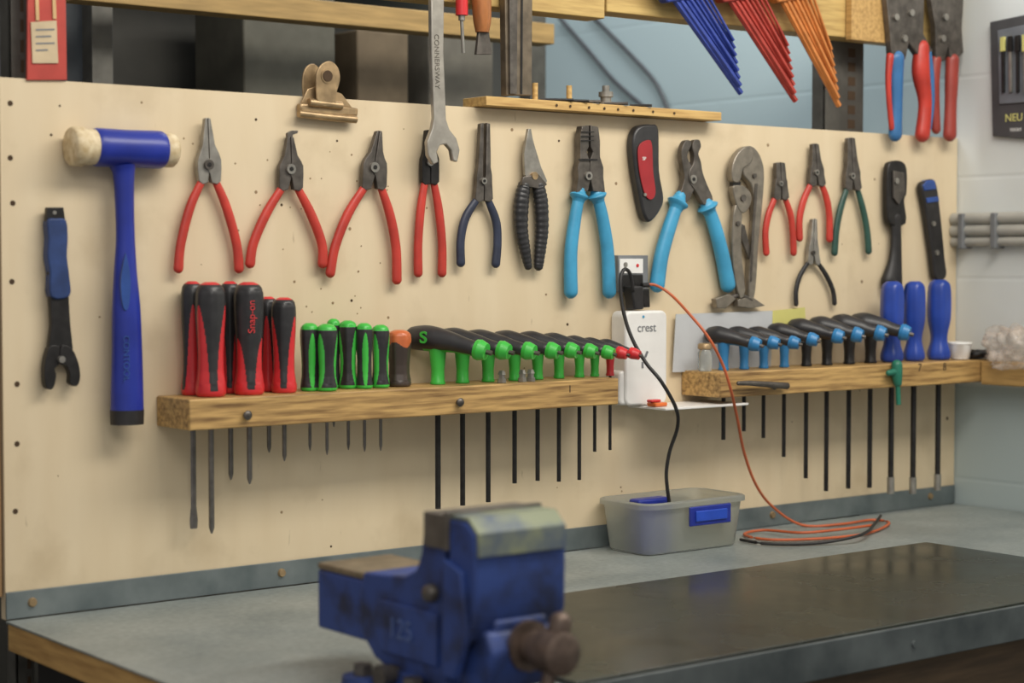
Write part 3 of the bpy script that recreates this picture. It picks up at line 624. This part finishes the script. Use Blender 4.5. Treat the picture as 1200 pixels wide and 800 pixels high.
# ---------------------------------------------------------------- papers behind rail 2
solo(extr('paper_sheet',[(792,368),(905,364),(903,432),(788,436)],-.008,.0015,paper,0),'grey-white paper sheet tucked behind the rail','paper')
solo(extr('yellow_note',[(905,364),(943,360),(944,378),(905,380)],-.006,.001,ypaper,0),'yellow note card behind the hex keys','note')
q=PZ(826,-.045,RZ)
ps=[sweep('jar_body',[Vector((q.x,q.y,RZ+.0005+k)) for k in (0,.004,.03,.036)],[.010,.012,.012,.009],clear,sub=1,caps='flat',seg=18)]
ps.append(sweep('lid',[Vector((q.x,q.y,RZ+.0365+k)) for k in (0,.001,.008,.010)],[.010,.012,.012,.010],brass,sub=1,caps='flat',seg=18))
thing('small_jar','small clear jar with metal lid on the rail','jar',ps)
for k,u in enumerate((612,622,588)):
    q=PZ(u,-.078,RZ); solo(sweep('metal_fitting',[Vector((q.x,q.y,RZ+.0005+k2)) for k2 in (0,.006,.006,.012,.012,.018)],[.007,.007,.005,.005,.0065,.004],steel,sub=1,caps='flat',seg=6),'small nickel fitting on the rail edge','fitting','fittings on the rail')
# ---------------------------------------------------------------- outlet, charger, cables
ps=[extr('face_plate',[(722,299),(757,299),(757,343),(722,342)],-.006,.011,grey,.001),
    extr('pale_panel',[(726,303),(753,303),(753,320),(726,320)],-.0125,.002,white,0),extr('socket_panel',[(726,322),(753,322),(753,338),(726,338)],-.0125,.002,blackox,0),
    ycyl('screw',733,310,3,-.0145,-.0125,steel),ycyl('screw',747,311,2,-.0145,-.0125,redp)]
thing('wall_socket','small framed grey socket plate on the plywood','socket',ps)
xl=W(733,420,-.038).x; xr=W(782,420,-.038).x; zt2=W(757,364,-.038).z; zb2=1.1285
def rrect(x0,x1,z0,z1,r,y0,y1,name,mat,bev):
    pts=[]
    for cx,cz,a0 in ((x1-r,z1-r,0),(x0+r,z1-r,90),(x0+r,z0+r,180),(x1-r,z0+r,270)):
        for k in range(6):
            a=math.radians(a0+18*k); pts.append((cx+r*math.cos(a),cz+r*math.sin(a)))
    n=len(pts); vs=[(a,y0,b) for a,b in pts]+[(a,y1,b) for a,b in pts]
    fs=[list(range(n)),list(range(2*n-1,n-1,-1))]+[[i,(i+1)%n,n+(i+1)%n,n+i] for i in range(n)]
    return mk(name,vs,fs,mat,smooth=True,bevel=bev,sharp=50,seg=3)
ps=[rrect(xl,xr,zb2+.001,zt2,.012,-.038,-.001,'charger_body',white,.004),
 rrect(xl-.010,xl+.02,zb2+.002,zb2+.058,.010,-.034,-.003,'side_lobe',white,.004),
 text('crest',.020,W(758,384,-.0385),(1,0,0),(0,0,1),grey,off=0),
 extr('socket_slot',[(745,412),(747,411),(750,418),(748,419)],-.0385,.001,grey,0),extr('socket_slot',[(758,411),(760,412),(757,419),(755,418)],-.0385,.001,grey,0),extr('socket_slot',[(752,424),(754,424),(754,431),(752,431)],-.0385,.001,grey,0),
 ycyl('indicator',754,371,1.6,-.039,-.0375,sky,10)]
thing('power_adaptor','white rounded power adaptor with grey lettering','power adaptor',ps)
ps=[extr('plug_body',[(735,335),(749,335),(750,362),(738,363)],-.026,.022,black,.003),extr('plug_body',[(748,338),(757,338),(758,360),(750,360)],-.024,.018,blackox,.002)]
P=[W(742,340,-.038),W(738,320,-.04),W(731,316,-.042),W(727,330,-.046),W(730,362,-.052),W(740,395,-.065),W(757,425,-.085),W(775,447,-.108),W(792,478,-.11),W(794,500,-.09),W(785,528,-.075),W(781,552,-.07),W(782,572,-.07),W(786,600,-.07)]
ps.append(sweep('cord',P,[.0030]*len(P),black,sub=6,seg=10))
thing('black_charger_cable','black plug and cable drooping into the plastic box','cable',ps)
P=[W(756,334,-.03),W(768,334,-.035),W(786,345,-.05),W(808,368,-.09),W(830,395,-.120),W(846,425,-.122),W(856,455,-.120),W(864,490,-.09),W(872,530,-.06),W(886,568,-.04),W(906,594,-.03),T(940,615,BZ+.004),T(985,614,BZ+.004),T(1022,609,BZ+.004),T(1042,613,BZ+.004),T(1015,625,BZ+.004),T(960,631,BZ+.004),T(900,632,BZ+.004),T(872,626,BZ+.004),T(895,621,BZ+.006),T(940,624,BZ+.009),T(985,620,BZ+.01),T(1024,615,BZ+.01)]
ps=[sweep('cord',P,[.0024]*len(P),mat_or,sub=6,seg=8),rod('plug',W(752,334,-.03),W(760,334,-.03),.004,black)]
thing('orange_cable','thin orange cable looping down onto the bench','cable',ps)
P=[T(868,632,BZ+.004),T(900,637,BZ+.004),T(960,636,BZ+.004),T(1010,626,BZ+.013),T(1026,612,BZ+.013),T(1032,604,BZ+.012)]
solo(sweep('black_lead',P,[.0026]*len(P),black,sub=6,seg=8),'thin black lead coiled with the orange cable','cable')
xs0=W(735,470).x;xs1=W(832,465).x
zs=1.128
solo(box('small_shelf',xs0,xs1,-.092,-.001,zs-.004,zs,white,.001),'thin white shelf between the two rails','shelf')
q=PZ(770,-.06,zs)
ps=[box('clip_base',q.x-.012,q.x+.014,-.07,-.048,zs+.0005,zs+.007,orange,.002),box('clip_arm',q.x-.018,q.x+.004,-.066,-.054,zs+.0075,zs+.012,redp,.002)]
thing('orange_clip','small orange red plastic clip on the white shelf','clip',ps)
# ---------------------------------------------------------------- plastic tub
def tub(name,x0,x1,y0,y1,z0,h,ins,t,mat,lip=.006,lh=.006):
    def ring(x0,x1,y0,y1,z,r):
        o=[]
        for cx,cy,a0 in ((x1-r,y1-r,0),(x0+r,y1-r,90),(x0+r,y0+r,180),(x1-r,y0+r,270)):
            for k in range(6):
                a=math.radians(a0+k*18); o.append(Vector((cx+r*math.cos(a),cy+r*math.sin(a),z)))
        return o
    R=[ring(x0+ins+.004,x1-ins-.004,y0+ins+.004,y1-ins-.004,z0,.014),ring(x0+ins,x1-ins,y0+ins,y1-ins,z0+.005,.018),ring(x0,x1,y0,y1,z0+h-lh-.001,.022),ring(x0-lip,x1+lip,y0-lip,y1+lip,z0+h-lh,.026),ring(x0-lip,x1+lip,y0-lip,y1+lip,z0+h-.002,.026),ring(x0-lip*.6,x1+lip*.6,y0-lip*.6,y1+lip*.6,z0+h,.026),ring(x0+t,x1-t,y0+t,y1-t,z0+h,.02),ring(x0+ins+t,x1-ins-t,y0+ins+t,y1-ins-t,z0+t,.016)]
    vs=[v for r in R for v in r]; n=24; fs=[]
    for i in range(len(R)-1):
        for j in range(n): fs.append([i*n+j,i*n+(j+1)%n,(i+1)*n+(j+1)%n,(i+1)*n+j])
    fs.append(list(range(n))); fs.append([(len(R)-1)*n+j for j in range(n)])
    return mk(name,vs,fs,mat,smooth=True,sharp=40)
bx0,bx1,by0,by1=.984,1.200,-.132,-.014
ps=[tub('tub_body',bx0,bx1,by0,by1,BZ+.0005,.083,.008,.002,frost,.006,.009)]
lx=(bx0+bx1)/2+.018
ps.append(box('latch',lx-.045,lx+.045,by0-.011,by0-.0065,BZ+.043,BZ+.074,blue,.002))
ps.append(box('latch_ridge',lx-.034,lx+.034,by0-.014,by0-.0105,BZ+.050,BZ+.067,M('bright_blue_clip',(40,76,184),.35),.0015))
thing('plastic_container','frosted plastic food container with blue clip latch','container',ps)
solo(box('blue_block',bx0+.05,bx0+.12,by1-.042,by1-.016,BZ+.004,BZ+.079,blue,.004),'slim blue block standing inside the frosted container','block')
# ---------------------------------------------------------------- right wall stuff
for i,(v,r) in enumerate(((256,.0115),(270,.0115),(283,.009))):
    z=XW(1150,v,XR-.014).z
    solo(rod('conduit_pipe',(XR-.014,-.9,z),(XR-.014,-.002,z),r,pvc,seg=14,up=(0,0,1)),'horizontal pale grey conduit on the block wall','pipe','conduits on the block wall')
zz=XW(1150,270,XR-.014).z
for yv in (-.03,-.105):
    solo(box('pipe_clamp',XR-.030,XR-.0005,yv-.006,yv+.006,zz-.034,zz+.032,grey,.002),'grey clamp strapping the conduits to the wall','clamp','pipe clamps')
def rwp(name,pts,x,t,mat,bev=.001):
    q=[XW(a,b,x) for a,b in pts]; n=len(q)
    vs=[v-Vector((t,0,0)) for v in q]+q
    fs=[list(range(n)),list(range(2*n-1,n-1,-1))]+[[i,(i+1)%n,n+(i+1)%n,n+i] for i in range(n)]
    return mk(name,vs,fs,mat,bevel=bev)
ps=[rwp('pack_card',[(1163,26),(1240,10),(1240,166),(1166,160)],XR-.002,.008,M('pack_grey',(74,74,76),.45),.002),
 rwp('inner_panel',[(1170,36),(1234,22),(1234,118),(1172,122)],XR-.010,.003,M('pack_inner',(112,116,122),.4))]
for k in range(7):
    a=1175+k*8.5; ps.append(rwp('bit',[(a,50-k),(a+3,49-k),(a+3.5,108),(a+.5,109)],XR-.0135,.005,steel if k%2 else blackox)); 
    ps.append(rwp('bit_grip',[(a-1,44-k),(a+4,43-k),(a+4,60),(a-1,61)],XR-.0145,.006,ypaper if k%3==0 else blackox))
ps.append(text('NEU',.020,XW(1188,138,XR-.0105),(0,-1,0),(0,0,1),ypaper))
ps.append(text('TOOLS',.008,XW(1190,152,XR-.0105),(0,-1,0),(0,0,1),white))
thing('hanging_tool_pack','dark carded tool pack with yellow lettering on the wall','tool pack',ps)
solo(tub('plastic_pot',1.80,1.845,-.085,-.040,RZ+.0005,.032,.004,.0015,white,.002,.003),'small white plastic pot in the corner','pot')
def lump(name,c,r,sc,mat,amp,sub=4,crinkle=0):
    bm=bmesh.new(); bmesh.ops.create_icosphere(bm,subdivisions=sub,radius=1)
    for v in bm.verts:
        n=v.co.copy(); k=1+amp*mnoise.noise(n*1.7+Vector((3,1,2)))*2
        if crinkle: k+=crinkle*(abs(mnoise.noise(n*2.4))+.45*abs(mnoise.noise(n*5.2+Vector((5,2,9)))) -.25)
        v.co=Vector((n.x*sc[0],n.y*sc[1],max(n.z,-.5)*sc[2]))*r*k
    me=bpy.data.meshes.new(name); bm.to_mesh(me); bm.free(); me.materials.append(mat)
    for p in me.polygons:p.use_smooth=True
    o=bpy.data.objects.new(name,me); o.location=c; scn.collection.objects.link(o); return o
solo(lump('plastic_bag',Vector((XR-.046,-.175,RZ+.019)),.066,(.5,1.0,.72),film,.25,5,.5),'crumpled milky plastic bag on the ledge','bag')
solo(lump('dark_rag',Vector((XR-.03,-.078,RZ+.008)),.022,(.9,1,.5),black,.3,4,.3),'small dark rag in the corner','rag')
# ---------------------------------------------------------------- vise
VX0,VX1=.155,.272; XM=(VX0+VX1)/2
arc=lambda cy,cz,r,a0,a1,n=6:[(cy+r*math.cos(math.radians(a0+(a1-a0)*k/n)),cz+r*math.sin(math.radians(a0+(a1-a0)*k/n))) for k in range(n+1)]
ps=[prism('fixed_body',[(-.742,1.088),(-.704,1.088),(-.699,1.058),(-.690,1.040),(-.668,1.030),(-.62,1.026),(-.590,1.024),(-.582,1.0),(-.588,.955),(-.61,.935),(-.65,.922),(-.742,.922)],VX0+.004,VX1-.004,vblue,.003),
 box('anvil',XM-.052,XM+.048,-.602,-.492,.948,1.014,vblue,.003),
 box('anvil_top',XM-.052,XM+.048,-.601,-.492,1.0145,1.022,anvt,.002),
 box('jaw_plate',VX0-.002,VX1+.002,-.7475,-.712,1.068,1.104,jawst,.0015),
 prism('moving_jaw',[(-.7545,1.100),(-.784,1.100),(-.798,1.088),(-.799,1.05),(-.798,1.005),(-.788,.98),(-.7545,.965)],VX0,VX1,vblue,.003),
 prism('worn_jaw_cap',[(-.756,1.1005),(-.756,1.1045),(-.785,1.1045),(-.8015,1.090),(-.8025,1.066),(-.7995,1.066),(-.7985,1.0885),(-.7842,1.1005)],VX0+.002,VX1-.002,vworn,.0008),
 box('jaw_plate',VX0-.003,VX1+.003,-.7555,-.7485,1.068,1.1075,jawst,.001),
 box('slide_bar',XM-.034,XM+.034,-.80,-.56,.945,1.0,vblue,.004),
 prism('lower_nose',[(-.742,.99),(-.80,.99),(-.812,.97),(-.808,.945),(-.79,.925),(-.742,.93)],XM-.046,XM+.046,vblue,.005),
 prism('cheek_rib',[(-.752,1.06),(-.782,1.05),(-.792,.99),(-.77,.94),(-.75,.94)],VX0-.006,VX0+.004,vblue,.002),
 prism('body_panel',[(-.732,1.0),(-.625,1.0),(-.612,.975),(-.63,.945),(-.732,.945)],VX0,VX0+.005,vblue,.0015),
 sweep('side_boss',[Vector((VX0+.006,-.722,1.020)),Vector((VX0-.004,-.722,1.020)),Vector((VX0-.007,-.722,1.020))],[.010,.009,.006],dsteel,up=(0,0,1),sub=1,caps='flat',seg=18),
 sweep('screw_head',[Vector((XM,k,.973)) for k in (-.808,-.815,-.815,-.838,-.838,-.866,-.87)],[.026,.026,.016,.016,.022,.022,.016],rust,up=(0,0,1),sub=1,caps='flat',seg=24)]
hd=Vector((-.34,-.1,-.93)).normalized(); hc=Vector((XM,-.852,.973))
ps.append(rod('handle_bar',hc-hd*.026,hc+hd*.17,.0075,rust,seg=14))
for k in (-.026,.17): ps.append(sweep('handle_knob',[hc+hd*(k-.005),hc+hd*(k+.005)],[.0115,.0115],rust,sub=1,seg=16))
ps.append(sweep('swivel_base',[Vector((XM,-.665,z)) for z in (BZ+.0065,.914,.916,.93)],[.078,.078,.062,.060],vblue,sub=1,caps='flat',seg=36))
for a in (150,215,30,-30):
    a=math.radians(a); q=Vector((XM+.082*math.cos(a),-.655+.082*math.sin(a),0))
    ps.append(sweep('mounting_lug',[q+Vector((0,0,BZ+.0065)),q+Vector((0,0,BZ+.018))],[.024,.022],vblue,sub=1,caps='flat',seg=20))
    ps.append(rod('lug_bolt',q+Vector((0,0,BZ+.018)),q+Vector((0,0,BZ+.030)),.011,dsteel,seg=6))
ps.append(sweep('swivel_lock',[Vector((VX0-.020,-.655,.924)),Vector((VX0-.012,-.655,.924)),Vector((VX0+.01,-.655,.924))],[.013,.013,.009],dsteel,up=(0,0,1),sub=1,caps='flat',seg=8))
ps.append(text('125',.030,Vector((VX0-.0002,-.668,.973)),(0,-1,0),(0,0,1),M('raised_blue',(78,98,148),.5),ext=.0012))
thing('bench_vise','chipped blue enamel bench vise with worn steel jaws','vise',ps,base=Vector((XM,-.665,BZ)))
# ---------------------------------------------------------------- light
def area(name,loc,tgt,sx,sy,e,col):
    L=bpy.data.lights.new(name,'AREA'); L.shape='RECTANGLE'; L.size=sx; L.size_y=sy; L.energy=e; L.color=col
    o=bpy.data.objects.new(name,L); o.location=loc; d=Vector(tgt)-Vector(loc); o.rotation_euler=d.to_track_quat('-Z','Y').to_euler(); scn.collection.objects.link(o)
area('ceiling_and_fill_light',(1.0,-1.25,2.65),(1.0,-.05,1.1),1.9,.45,34,(1,.95,.86))
area('ceiling_and_fill_light',(-.9,-2.6,2.8),(.5,0,1.1),1.4,.7,15,(1,.96,.9))
area('ceiling_and_fill_light',(1.1,.55,2.55),(1.5,.9,1.4),.9,.4,9,(.92,.96,1))  # added cool fill to brighten the area behind the board, not a room fitting
w=bpy.data.worlds.new('world'); scn.world=w; w.use_nodes=True
w.node_tree.nodes['Background'].inputs[0].default_value=(1,.985,.97,1); w.node_tree.nodes['Background'].inputs[1].default_value=.37
